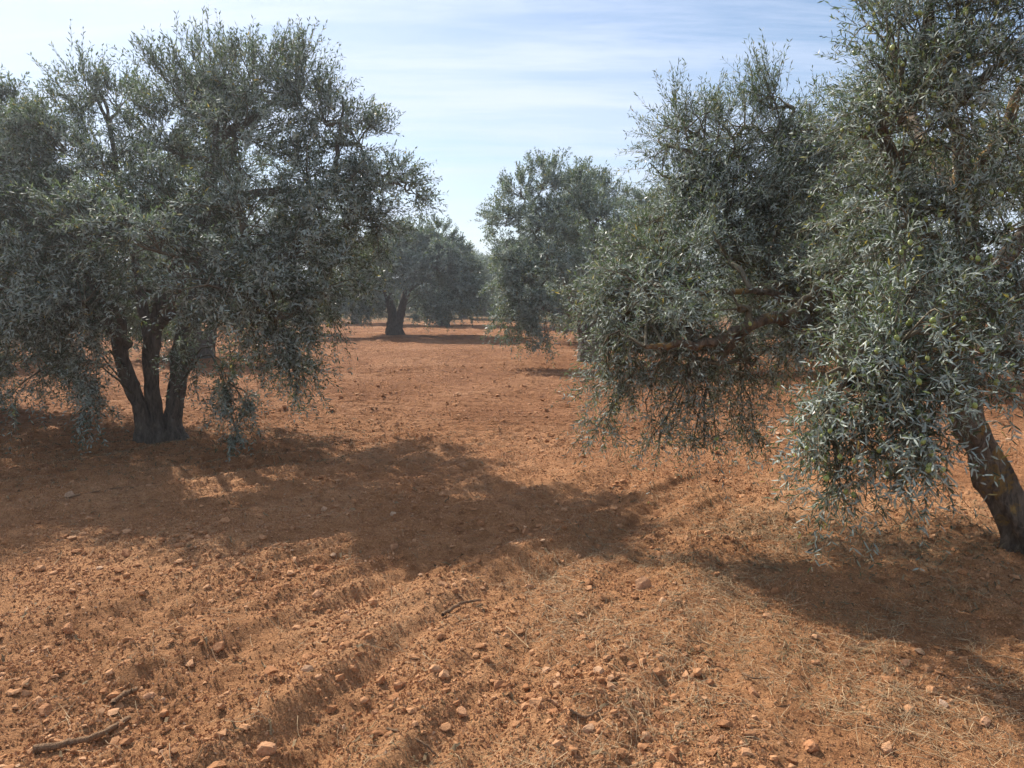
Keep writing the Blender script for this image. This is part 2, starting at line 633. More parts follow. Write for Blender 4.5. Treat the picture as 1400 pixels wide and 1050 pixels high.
# ------------------------------------------------------------------ olive trees
def leaves_from_twigs(B, D, L, G, K, leaf_len, leaf_w, mb, detail, rng):
    """opposite pairs of lanceolate leaves along every twig"""
    T = len(B)
    t = (np.arange(K) + .6) / K
    t = t[None, :] + rng.uniform(-.3, .3, (T, K)) / K
    up = np.array([0, 0, 1.0])
    P = B[:, None] + D[:, None] * (L[:, None] * t)[..., None] - up * (G[:, None] * t ** 2)[..., None]
    Tan = unit(D[:, None] * L[:, None, None] - up * (2 * G[:, None] * t)[..., None])
    ref = unit(rng.normal(size=(T, 1, 3)))
    S1 = unit(np.cross(Tan, ref))
    S2 = np.cross(Tan, S1)
    ang = (np.arange(K) % 2 * (math.pi / 2))[None, :] + rng.uniform(-.5, .5, (T, K))
    P2, D2, N2 = [], [], []
    for s in (0, math.pi):
        side = np.cos(ang + s)[..., None] * S1 + np.sin(ang + s)[..., None] * S2
        spread = rng.uniform(.45, 1.3, (T, K, 1)) * np.where(D[:, None, 2:] > .75, .62, 1.0)
        ld = unit(Tan * .75 + side * spread + rng.normal(size=(T, K, 3)) * .30 - up * .04)
        nn = Tan * .7 + up * .75 + rng.normal(size=(T, K, 3)) * .55
        nn = unit(nn - ld * np.sum(nn * ld, -1, keepdims=True))
        P2.append(P)
        D2.append(ld)
        N2.append(nn)
    P2 = np.concatenate(P2).reshape(-1, 3)
    D2 = np.concatenate(D2).reshape(-1, 3)
    N2 = np.concatenate(N2).reshape(-1, 3)
    tt = np.concatenate([t, t]).reshape(-1)
    n = len(P2)
    ln = leaf_len * rng.uniform(.65, 1.2, n) * (1.08 - .35 * tt)
    wd = leaf_w * rng.uniform(.8, 1.2, n)
    Wv = np.cross(N2, D2) * wd[:, None] * .5
    fine = P2[:, 1] < detail if detail else np.zeros(n, bool)

    def cut(m):
        return P2[m], D2[m], N2[m], ln[m], Wv[m], int(m.sum())
    if fine.any():
        p, d, nn, lg, w, q = cut(fine)
        curl = rng.uniform(-.05, .14, q)[:, None] * lg[:, None]
        m1 = p + d * (lg * .32)[:, None] + nn * curl * .35
        m2 = p + d * (lg * .70)[:, None] + nn * curl * .25
        tip = p + d * lg[:, None] - nn * curl * .5
        V = np.stack([p, m1 - w * .95, m2 - w * .8, tip, m2 + w * .8, m1 + w * .95], 1)
        k = np.arange(q)[:, None] * 6
        mb.add(V.reshape(-1, 3), np.concatenate([k + [0, 5, 1], k + [4, 3, 2]]), k + [1, 5, 4, 2])
    if not fine.all():
        p, d, nn, lg, w, q = cut(~fine)
        m1 = p + d * (lg * .48)[:, None]
        V = np.stack([p, m1 - w, p + d * lg[:, None], m1 + w], 1)
        k = np.arange(q)[:, None] * 4
        mb.add(V.reshape(-1, 3), k + [0, 3, 2, 1])


def twig_stems(B, D, L, G, r, mb, segs):
    T = len(B)
    up = np.array([0, 0, 1.0])
    S1 = unit(np.cross(D, unit(np.array([.31, .52, .79]) + 0 * D)))
    S2 = np.cross(D, S1)
    rows = []
    for t in np.linspace(0, 1, segs + 1):
        c = B + D * (L * t)[:, None] - up * (G * t * t)[:, None]
        rr = r * (1 - .75 * t)
        for a in (0, 2.094, 4.189):
            rows.append(c + (S1 * math.cos(a) + S2 * math.sin(a)) * rr)
    V = np.stack(rows, 1)
    m = V.shape[1]
    k = np.arange(T)[:, None] * m
    F = [k + [s * 3 + a, s * 3 + (a + 1) % 3, s * 3 + 3 + (a + 1) % 3, s * 3 + 3 + a] for s in range(segs) for a in range(3)]
    mb.add(V.reshape(-1, 3), np.concatenate(F))


def make_tree(label, base, stems, limbs, blobs, seed, dens=1.0, K=8, leaf_len=.062, leaf_w=.0125, detail=False,
              leaf_mat=None, bark=None, twig_r=.0022, twig_segs=1, group=None, sprays=(), sides=14, per=14, olives=0):
    """stems and limbs are rows (x,y,z,r); blobs are (centre, radii, up-bias); sprays hang as parts of their own"""
    rng = np.random.default_rng(seed)
    root = tag(empty("olive_tree", base), label, "tree", group)
    bark = bark or M_BARK
    leaf_mat = leaf_mat or M_LEAF
    tr = MB()
    nodes = []
    for q, s in enumerate(stems):
        c = catmull(s, 34)
        tube(tr, c[:, :3], c[:, 3], sides, .34, seed + q, .22)
        nodes.append(c[12:])
    trunk = tr.build("trunk", bark, root, base, True)
    for q, s in enumerate(limbs):
        mb = MB()
        c = catmull(s, 16)
        wob = np.linspace(.3, 1, 16)[:, None] * rng.normal(size=(16, 3)) * .016
        c[:, :3] += wob
        tube(mb, c[:, :3], c[:, 3], max(6, sides - 4), .2, seed + 40 + q)
        mb.build("limb", bark, root, base, True)
        nodes.append(c[4:])
    nodes = np.concatenate(nodes)
    fruit_spots = []

    def fill(blob_list, leaf_mb, br_mb):
        allB, allD, allL, allG = [], [], [], []
        for c, r, bias in blob_list:
            c, r = np.asarray(c, float), np.asarray(r, float)
            d = np.linalg.norm(nodes[:, :3] - c, axis=1) + .4 * np.maximum(0, nodes[:, 2] - c[2])
            a = nodes[np.argsort(d)[rng.integers(0, 3)]]
            vol = 4.19 * r.prod()
            nb = max(4, int(round(26 * dens * vol ** .85)))
            mid = (a[:3] + c) / 2 + np.array([0, 0, .12 + .25 * max(0, -bias)]) * np.linalg.norm(c - a[:3]) + rng.normal(size=3) * .06
            pr = catmull([np.append(a[:3], min(a[3], .03 if bias > -.5 else .012)), np.append(mid, .018 if bias > -.5 else .007), np.append(c, .010 if bias > -.5 else .004)], 10)
            pr[3:-1, :3] += rng.normal(size=(6, 3)) * .015
            tube(br_mb, pr[:, :3], pr[:, 3], 5)
            for _ in range(nb):
                dirn = unit(rng.normal(size=3))
                rad = rng.uniform(.35, 1.0) ** .5 * rng.uniform(.85, 1.12)
                e = c + dirn * r * rad
                s = pr[rng.integers(4, 10)]
                m = (s[:3] + e) / 2 + rng.normal(size=3) * .10 * r.mean() + np.array([0, 0, .18 if bias > -.4 else .3]) * r.mean()
                q = catmull([np.append(s[:3], .0075), np.append(m, .005), np.append(e, .0022)], 7)
                tube(br_mb, q[:, :3], q[:, 3], 3)
                nt = max(4, int(per * rng.uniform(.6, 1.4)))
                tt = rng.uniform(.25, 1.0, nt) ** .8 * 6
                k = np.minimum(tt.astype(int), 5)
                f = (tt - k)[:, None]
                B = q[k, :3] * (1 - f) + q[k + 1, :3] * f
                B = B + rng.normal(size=B.shape) * .035
                along = unit(q[k + 1, :3] - q[k, :3])
                out = unit((B - c) / r)
                jit = .26 if bias > .45 else (.6 if bias < -.3 else .45)
                D = unit(out * .5 + along * .4 + rng.normal(size=B.shape) * jit + np.array([0, 0, 1.0]) * (bias * 1.25 if bias > 0 else bias * .6))
                L = rng.uniform(.13, .34, nt) * (1.15 if bias > .5 else 1.0)
                G = L * rng.uniform(.05, .35, nt) * (1.5 if bias < -.2 else (.5 if bias > .5 else 1.0))
                allB.append(B)
                allD.append(D)
                allL.append(L)
                allG.append(G)
        B, D, L, G = map(np.concatenate, (allB, allD, allL, allG))
        keep = B[:, 2] - G > .12
        B, D, L, G = B[keep], D[keep], L[keep], G[keep]
        leaves_from_twigs(B, D, L, G, K, leaf_len, leaf_w, leaf_mb, detail, rng)
        if twig_r:
            twig_stems(B, D, L, G, twig_r, br_mb, twig_segs)
        return B, D, L, G

    lm, bm = MB(), MB()
    B, D, L, G = fill(blobs, lm, bm)
    crown = lm.build("crown", leaf_mat, root, base, False, "stuff")
    bo = bm.build("branches", M_TWIG, root, base, True, "stuff")
    fr = [B]
    for sp in sprays:
        lm, bm = MB(), MB()
        b2 = fill(sp, lm, bm)[0]
        sb = lm.build("hanging_spray", leaf_mat, root, base, False, "stuff")
        bm.build("twigs", M_TWIG, sb, (0, 0, 0) if False else base, True, "stuff")
        fr.append(b2)
    return root, np.concatenate(fr), crown


DY = 0.0


def S(rows, Y=None):
    """photograph positions (px, py, distance, radius) to rows x,y,z,r"""
    return [np.append(at(p[0], p[1], p[2] + DY), p[3]) for p in rows]


def BL(rows):
    out = []
    for p in rows:
        r = p[3] if isinstance(p[3], tuple) else (p[3], p[3], p[3])
        out.append((at(p[0], p[1], p[2] + DY), r, p[4]))
    return out


# --- the big tree on the left
LT = on_ground(220, 603)
DY = LT[1] - 8.5
gz = LT[2]
lt_stems = [
    [np.array([LT[0] - .14, 8.45 + DY, gz - .12, .15]), *S([(197, 580, 8.45, .085), (184, 540, 8.4, .068), (166, 492, 8.3, .07), (160, 440, 8.2, .075), (135, 380, 8.0, .06)])],
    [np.array([LT[0] - .02, 8.5 + DY, gz - .12, .16]), *S([(213, 580, 8.5, .09), (208, 535, 8.5, .07), (207, 480, 8.5, .08), (215, 440, 8.5, .08), (240, 380, 8.4, .09), (268, 328, 8.3, .095), (280, 270, 8.3, .075)])],
    [np.array([LT[0] + .15, 8.6 + DY, gz - .12, .16]), *S([(235, 580, 8.6, .095), (242, 535, 8.6, .078), (250, 475, 8.7, .085), (262, 420, 8.9, .085), (300, 350, 9.2, .075)])],
]
lt_limbs = [
    S([(268, 328, 8.3, .085), (285, 260, 8.3, .07), (300, 195, 8.4, .055), (345, 160, 8.5, .035), (400, 120, 8.6, .018)]),
    S([(298, 200, 8.4, .05), (292, 155, 8.5, .03), (284, 110, 8.5, .012)]),
    S([(280, 285, 8.3, .05), (370, 262, 8.3, .036), (450, 262, 8.4, .024), (540, 250, 8.6, .010)]),
    S([(455, 265, 8.3, .03), (462, 200, 8.4, .02), (470, 130, 8.4, .01)]),
    S([(300, 350, 9.2, .06), (400, 330, 9.0, .04), (480, 340, 8.8, .02)]),
    S([(160, 440, 8.2, .07), (110, 360, 8.0, .05), (70, 280, 8.2, .03), (60, 200, 8.3, .015)]),
    S([(175, 470, 8.3, .06), (120, 430, 7.8, .045), (50, 420, 7.6, .02)]),
    S([(205, 470, 8.5, .06), (185, 360, 8.9, .045), (160, 230, 9.0, .03), (140, 130, 9.0, .012)]),
    S([(212, 450, 8.5, .05), (255, 415, 8.0, .03), (320, 405, 7.5, .02), (390, 440, 7.3, .010)]),
    S([(262, 420, 8.9, .06), (280, 330, 9.8, .045), (320, 260, 10.2, .02)]),
]
lt_blobs = BL([
    (285, 128, 8.5, (.60, .7, .52), .8), (345, 125, 8.7, (.6, .7, .48), .8), (412, 125, 8.6, (.5, .6, .42), .75),
    (250, 150, 8.3, (.5, .6, .5), .6), (440, 165, 8.4, (.5, .6, .5), .5), (330, 190, 8.1, (.7, .7, .5), .5),
    (120, 130, 8.9, (.45, .5, .45), .8), (165, 150, 8.9, (.45, .5, .4), .8), (215, 200, 8.6, (.5, .6, .5), .5),
    (90, 210, 8.4, (.6, .6, .5), .5), (40, 230, 8.4, (.5, .6, .5), .5), (150, 250, 8.0, (.6, .6, .5), .3),
    (60, 310, 7.8, (.6, .6, .5), .2), (130, 340, 7.4, (.65, .6, .5), .1), (235, 290, 7.6, (.6, .6, .5), .2),
    (330, 290, 7.5, (.6, .6, .5), .2), (420, 240, 8.1, (.55, .6, .45), .4), (490, 200, 8.5, (.42, .5, .45), .5),
    (515, 250, 8.5, (.42, .5, .35), .2), (550, 255, 8.6, (.28, .35, .22), .1), (560, 265, 8.5, (.2, .25, .16), -.2), (480, 250, 8.0, (.4, .35, .32), .2), (440, 300, 7.7, (.5, .4, .35), 0), (470, 310, 8.2, (.55, .6, .42), .1),
    (520, 315, 8.4, (.35, .4, .3), -.1), (400, 350, 7.5, (.6, .6, .45), 0), (450, 390, 7.7, (.45, .5, .4), -.2),
    (320, 390, 7.2, (.55, .5, .42), -.1), (380, 440, 7.3, (.5, .5, .4), -.4), (300, 450, 7.6, (.3, .4, .32), -.5),
    (400, 490, 7.6, (.36, .4, .3), -.7), (330, 500, 7.8, (.28, .3, .25), -.7), (230, 370, 9.4, (.6, .5, .5), 0),
    (120, 410, 7.3, (.55, .5, .4), -.2), (50, 400, 7.6, (.55, .6, .45), -.2), (20, 460, 7.9, (.45, .5, .4), -.5),
    (90, 470, 7.6, (.42, .45, .33), -.6), (10, 330, 8.3, (.5, .5, .5), .2), (160, 430, 9.6, (.5, .5, .3), -.3),
    (200, 250, 10.2, (.8, .7, .7), .3), (330, 230, 10.3, (.8, .7, .7), .3), (430, 320, 9.9, (.7, .7, .5), 0),
    (100, 330, 10.0, (.8, .7, .6), .2), (300, 380, 10.3, (.8, .6, .45), -.2), (180, 330, 6.9, (.5, .4, .35), 0), (180, 440, 10.4, (.7, .5, .35), -.3),
    (280, 390, 6.7, (.4, .35, .3), -.3), (430, 440, 7.6, (.4, .4, .35), -.4), (360, 470, 7.4, (.36, .35, .3), -.5), (60, 440, 7.4, (.4, .4, .3), -.4), (470, 360, 8.8, (.5, .5, .4), -.1),
])
lt_sprays = [
    BL([(330, 545, 7.8, (.20, .2, .26), -1.1), (322, 585, 7.8, (.09, .1, .16), -1.2)]),
    BL([(116, 520, 7.5, (.17, .17, .28), -1.1), (118, 562, 7.5, (.10, .1, .16), -1.2)]),
    BL([(15, 540, 7.9, (.22, .2, .28), -1.1)]),
    BL([(410, 515, 7.5, (.26, .2, .16), -1.0)]),
    BL([(260, 500, 7.9, (.13, .13, .22), -1.1)]),
]
left_tree, _, _ = make_tree("large multi-stemmed olive tree in shade with dark trunk at the left above its own shadow", LT, lt_stems, lt_limbs, lt_blobs, 11,
                            dens=1.0, K=8, leaf_len=.061, leaf_w=.0130, twig_r=.0024, sprays=lt_sprays, per=15)

# --- the fruiting tree on the right, leaning towards the camera's left
RT = on_ground(1392, 752)
DY = RT[1] - 4.85
rz = RT[2]
rt_stems = [
    [np.append(RT + [0.12, 0, -.15], .27), np.append(RT + [0.06, 0, .02], .17), np.append(RT + [0.02, 0, .10], .115), *S([(1374, 690, 4.85, .088), (1358, 650, 4.85, .098), (1345, 615, 4.85, .08), (1326, 580, 4.85, .086), (1308, 520, 4.95, .085), (1310, 470, 5.05, .085), (1318, 420, 5.1, .08)])],
]
rt_limbs = [
    S([(1318, 430, 5.1, .085), (1325, 360, 5.1, .07), (1322, 290, 5.1, .06), (1312, 200, 5.0, .045), (1300, 90, 4.9, .02)]),
    S([(1322, 300, 5.1, .05), (1345, 220, 5.1, .04), (1385, 150, 5.1, .03), (1420, 60, 5.1, .014)]),
    S([(1308, 495, 5.0, .08), (1230, 470, 5.25, .062), (1160, 456, 5.3, .05), (1105, 446, 5.2, .042), (1058, 434, 5.05, .036), (1018, 452, 5.0, .026), (985, 500, 5.1, .016)]),
    S([(1110, 446, 5.25, .042), (1085, 410, 5.7, .040), (1050, 372, 6.2, .036), (1020, 330, 6.2, .035), (995, 285, 6.2, .025), (985, 215, 6.2, .012)]),
    S([(1090, 415, 5.5, .026), (1040, 397, 5.2, .020), (975, 401, 5.1, .014), (900, 400, 5.2, .012)]),
    S([(1030, 445, 5.02, .03), (960, 468, 4.85, .024), (885, 474, 4.85, .014)]),
    S([(1050, 372, 6.2, .03), (1070, 280, 6.3, .02), (1065, 190, 6.3, .01)]),
    S([(1312, 480, 5.0, .06), (1290, 470, 4.6, .05), (1240, 465, 4.2, .035), (1180, 490, 3.95, .02), (1150, 550, 3.8, .01)]),
    S([(1315, 450, 5.05, .05), (1345, 470, 4.5, .045), (1380, 485, 4.1, .03), (1410, 480, 3.9, .02)]),
    S([(1320, 400, 5.1, .06), (1270, 330, 4.9, .045), (1220, 230, 4.8, .03), (1200, 130, 4.7, .014)]),
    [np.append(at(1318, 420, 5.1 + DY), .07), np.array([3.5, 5.4, 2.0, .05]), np.array([4.0, 5.7, 2.6, .02])],
    [np.append(at(1318, 440, 5.1 + DY), .06), np.array([3.6, 4.7, 1.9, .045]), np.array([4.2, 4.4, 2.2, .02])],
    [np.append(at(1322, 290, 5.1 + DY), .05), np.array([3.0, 5.9, 2.8, .035]), np.array([3.0, 6.4, 3.3, .015])],
]
rt_blobs = BL([
    # far left clump, upper
    (900, 192, 6.3, (.18, .25, .18), .2), (935, 175, 6.3, (.32, .4, .26), .5), (1000, 190, 6.4, (.36, .45, .30), .5), (1055, 150, 6.3, (.25, .35, .28), .8),
    (1060, 235, 6.2, (.36, .4, .34), .3), (930, 255, 6.2, (.34, .4, .34), .2), (1000, 275, 6.0, (.38, .45, .36), .2), (1105, 270, 6.3, (.34, .4, .40), .2),
    (1120, 185, 6.5, (.28, .3, .22), .4), (1150, 230, 6.0, (.25, .3, .30), .3),
    (940, 190, 6.1, (.30, .3, .26), .4), (1005, 205, 6.2, (.32, .3, .30), .4), (1060, 180, 6.1, (.26, .3, .30), .6), (1050, 250, 6.0, (.34, .3, .30), .2), (940, 270, 6.0, (.30, .3, .28), .2),
    (995, 250, 6.4, (.34, .3, .34), .3), (1095, 240, 6.1, (.30, .3, .30), .3), (970, 310, 5.9, (.34, .3, .25), .1), (1070, 310, 5.9, (.34, .3, .28), .1), (905, 240, 6.2, (.22, .3, .26), .2),
    # left arching mass
    (900, 330, 5.9, (.40, .45, .30), .1), (855, 385, 5.6, (.32, .4, .25), 0), (825, 435, 5.5, (.20, .3, .22), -.2), (870, 420, 5.2, (.42, .4, .30), -.1),
    (950, 380, 5.5, (.40, .4, .30), 0), (1030, 340, 5.8, (.38, .4, .30), 0), (1100, 360, 5.9, (.38, .4, .35), 0), (870, 490, 5.3, (.36, .35, .22), -.5),
    (950, 470, 5.2, (.36, .35, .24), -.4), (1030, 500, 5.3, (.34, .35, .22), -.5), (1040, 420, 6.5, (.4, .4, .3), -.1), (830, 485, 5.5, (.17, .2, .17), -.6),
    (960, 520, 5.3, (.28, .28, .18), -.7), (1100, 470, 5.6, (.28, .3, .22), -.3), (880, 400, 6.4, (.5, .4, .3), 0),
    (1110, 430, 5.9, (.35, .3, .3), -.1), (1070, 480, 5.7, (.3, .3, .25), -.3), (815, 415, 5.5, (.16, .2, .16), 0), (845, 450, 5.3, (.25, .25, .2), -.2), (910, 360, 5.4, (.35, .3, .22), .1), (980, 340, 5.6, (.3, .3, .25), .1), (910, 500, 5.2, (.25, .25, .16), -.5), (1130, 400, 5.0, (.28, .3, .2), 0), (1010, 420, 4.9, (.2, .2, .12), .1), (930, 440, 4.9, (.25, .2, .15), -.2), (1090, 480, 5.0, (.2, .2, .14), -.5), (1120, 330, 5.6, (.3, .3, .3), 0),
    # upper right
    (1210, 60, 4.7, (.28, .4, .32), .5), (1265, 20, 4.7, (.34, .4, .34), .5), (1340, 40, 4.6, (.34, .4, .34), .4), (1410, 60, 4.6, (.32, .4, .34), .3),
    (1240, 130, 4.6, (.34, .4, .30), .3), (1320, 140, 4.5, (.36, .4, .32), .2), (1190, 180, 4.8, (.26, .35, .28), .3), (1250, 220, 4.6, (.36, .4, .30), .1),
    (1400, 200, 4.9, (.34, .4, .34), .2), (1340, 240, 5.5, (.36, .4, .36), .1), (1180, 290, 4.8, (.28, .35, .28), .1), (1240, 310, 4.5, (.34, .35, .28), 0),
    (1310, 320, 4.5, (.34, .35, .28), 0), (1390, 330, 4.6, (.34, .35, .30), 0), (1160, 370, 4.8, (.24, .3, .24), -.1), (1230, 390, 4.3, (.34, .35, .25), -.2),
    (1320, 390, 4.4, (.32, .35, .25), -.2), (1400, 420, 4.4, (.3, .3, .25), -.2), (1300, -60, 4.8, (.4, .5, .4), .5), (1400, -60, 4.8, (.4, .5, .4), .5),
    # low front bough
    (1190, 450, 4.0, (.28, .3, .18), -.1), (1260, 450, 3.8, (.28, .3, .17), -.1), (1150, 510, 3.9, (.22, .28, .19), -.4), (1210, 520, 3.7, (.28, .28, .19), -.4),
    (1280, 520, 3.7, (.25, .28, .18), -.4), (1340, 500, 3.9, (.2, .25, .16), -.2), (1390, 510, 3.9, (.2, .25, .16), -.2), (1140, 580, 3.85, (.19, .22, .18), -.7),
    (1205, 570, 3.75, (.18, .22, .12), -.6), (1270, 550, 3.7, (.18, .2, .10), -.5),
]) + [(np.array(c), (.5, .5, .45), b) for c, b in (((3.9, 5.6, 2.9), .4), ((4.2, 4.6, 2.5), .2), ((3.9, 4.0, 2.2), 0), ((4.3, 5.4, 1.9), -.2), ((3.1, 6.3, 3.1), .4),
                                                   ((3.6, 6.2, 2.4), 0), ((2.6, 6.4, 2.6), .2), ((4.4, 5.0, 3.2), .5), ((2.9, 6.6, 1.9), -.3))]
rt_sprays = [
    BL([(832, 520, 5.4, (.15, .15, .20), -.8), (826, 570, 5.4, (.08, .1, .12), -1.0)]),
    BL([(885, 545, 5.3, (.18, .15, .18), -.8), (900, 605, 5.3, (.10, .1, .12), -1.0)]),
    BL([(962, 612, 5.2, (.15, .12, .09), -.6), (945, 560, 5.2, (.09, .08, .14), -1.0)]),
    BL([(1012, 545, 5.3, (.17, .14, .15), -.8), (1022, 590, 5.3, (.08, .08, .09), -.9)]),
    BL([(1125, 615, 3.85, (.13, .12, .13), -.8), (1146, 655, 3.8, (.07, .07, .08), -.8)]),
    BL([(1195, 612, 3.75, (.11, .10, .08), -.7)]),
    BL([(1275, 605, 3.65, (.11, .08, .07), -.6), (1262, 628, 3.6, (.07, .06, .05), -.7)]),
]
right_tree, rt_tw, _ = make_tree("leaning olive tree laden with green olives at the right, boughs hanging low", RT, rt_stems, rt_limbs, rt_blobs, 23,
                                 dens=2.15, K=8, leaf_len=.053, leaf_w=.0078, detail=4.2, twig_r=.0019, twig_segs=1, sprays=rt_sprays, bark=M_BARK_L, per=12, sides=22)


# green olives hanging on the near side of the right tree
def icosphere(sub):
    t = (1 + 5 ** .5) / 2
    V = [(-1, t, 0), (1, t, 0), (-1, -t, 0), (1, -t, 0), (0, -1, t), (0, 1, t), (0, -1, -t), (0, 1, -t), (t, 0, -1), (t, 0, 1), (-t, 0, -1), (-t, 0, 1)]
    F = [(0, 11, 5), (0, 5, 1), (0, 1, 7), (0, 7, 10), (0, 10, 11), (1, 5, 9), (5, 11, 4), (11, 10, 2), (10, 7, 6), (7, 1, 8), (3, 9, 4), (3, 4, 2), (3, 2, 6), (3, 6, 8),
         (3, 8, 9), (4, 9, 5), (2, 4, 11), (6, 2, 10), (8, 6, 7), (9, 8, 1)]
    V = [np.array(v) / np.linalg.norm(v) for v in V]
    for _ in range(sub):
        cache, F2 = {}, []

        def mp(a, b):
            k = (min(a, b), max(a, b))
            if k not in cache:
                m = V[a] + V[b]
                V.append(m / np.linalg.norm(m))
                cache[k] = len(V) - 1
            return cache[k]
        for a, b, c in F:
            x, y, z = mp(a, b), mp(b, c), mp(c, a)
            F2 += [(a, x, z), (b, y, x), (c, z, y), (x, y, z)]
        F = F2
    return np.array(V), np.array(F)


IV0, IF0 = icosphere(0)
IV1, IF1 = icosphere(1)
IV2, IF2 = icosphere(2)
om = MB()
om.add(IV1 * [.0098, .0098, .0128] + [0, 0, -.030], IF1)
tube(om, [(0, 0, .0), (.001, 0, -.010), (0, 0, -.019)], [.0012, .001, .001], 3)
olive_mesh = om.mesh("olive", M_OLIVE, smooth_shade=True)
cand = rt_tw[(rt_tw[:, 1] < 4.75) & (rt_tw[:, 0] > 1.2) & (rt_tw[:, 0] / rt_tw[:, 1] < .70) & (rt_tw[:, 2] < 3.6)]
u_ = cand[:, 0] / cand[:, 1]
v_ = (cand[:, 2] - CAM_H) / cand[:, 1]
# the ones nearest the viewer in each small patch of the crown
cell = np.floor(u_ * 46).astype(int) * 1000 + np.floor(v_ * 46).astype(int)
order = np.argsort(cand[:, 1])
seen, pick = {}, []
for k in order:
    c = seen.get(cell[k], 0)
    if c < 3:
        seen[cell[k]] = c + 1
        pick.append(k)
pick = np.array(pick)
RNG.shuffle(pick)
for k in pick[:290]:
    o = bpy.data.objects.new("olive", olive_mesh)
    COL.objects.link(o)
    o.parent = right_tree
    p = cand[k] + RNG.normal(size=3) * .02 + np.array([0, -.055, 0])
    o.location = Vector(p - RT)
    o.rotation_euler = (RNG.uniform(-.5, .5), RNG.uniform(-.5, .5), RNG.uniform(0, 6.28))
    s = RNG.uniform(.9, 1.25)
    o.scale = (s, s, s)

# --- mid-distance trees of the alley
T3 = on_ground(803, 494)
DY = 0.0
Y3 = T3[1]
t3_stems = [
    [np.append(T3 + [0, 0, -.15], .27), *S([(802, 470, Y3, .19), (795, 440, Y3, .15), (780, 400, Y3, .10), (760, 350, Y3, .05)])],
    [np.append(T3 + [.1, .05, -.15], .24), *S([(808, 465, Y3, .17), (820, 430, Y3, .13), (835, 380, Y3, .08), (845, 330, Y3, .04)])],
]
t3_limbs = [S([(770, 380, Y3, .06), (735, 330, Y3 - .1, .035), (715, 280, Y3, .015)]), S([(790, 430, Y3, .09), (740, 420, Y3 - .8, .06), (700, 400, Y3 - 1, .03)]),
            S([(835, 380, Y3, .08), (810, 320, Y3 + .5, .05), (800, 270, Y3 + .5, .03)])]
t3_blobs = BL([
    (745, 250, Y3, (.7, .8, .55), .8), (705, 265, Y3, (.5, .7, .5), .8), (780, 265, Y3, (.6, .7, .55), .8), (690, 310, Y3, (.5, .7, .5), .4),
    (740, 310, Y3 - .6, (.8, .7, .6), .3), (700, 365, Y3 - .9, (.65, .7, .6), .1), (760, 360, Y3 - 1.2, (.8, .6, .6), .1), (710, 415, Y3 - 1.4, (.55, .6, .5), -.2),
    (755, 420, Y3 - 1.5, (.6, .5, .5), -.3), (728, 455, Y3 - 1.6, (.42, .4, .36), -.6), (742, 478, Y3 - 1.6, (.22, .25, .22), -1.0), (820, 300, Y3, (.7, .8, .7), .5),
    (810, 370, Y3 - .6, (.8, .8, .6), 0), (870, 320, Y3, (.8, .8, .7), .4), (870, 400, Y3 - .4, (.8, .8, .6), -.2), (760, 330, Y3 + 1.2, (1, .8, .7), .3), (840, 340, Y3 + 1.3, (1, .8, .7), .2),
    (800, 420, Y3 + .9, (.8, .7, .5), -.3), (675, 300, Y3, (.35, .4, .35), .5), (700, 440, Y3 - 1.4, (.5, .5, .4), -.4), (684, 395, Y3 - 1.0, (.45, .5, .5), -.1), (722, 468, Y3 - 1.6, (.35, .35, .3), -.6), (690, 345, Y3 - .6, (.5, .5, .5), .1), (760, 290, Y3 - .5, (.6, .5, .5), .5), (720, 385, Y3 - 1.6, (.5, .4, .4), -.1),
])
make_tree("tall upright olive tree beyond the fruiting tree, foliage tapering down to the soil", T3, t3_stems, t3_limbs, t3_blobs, 31, dens=.95, K=7, leaf_len=.080, leaf_w=.022,
          twig_r=0, leaf_mat=M_LEAF_FAR, sides=10, per=12)

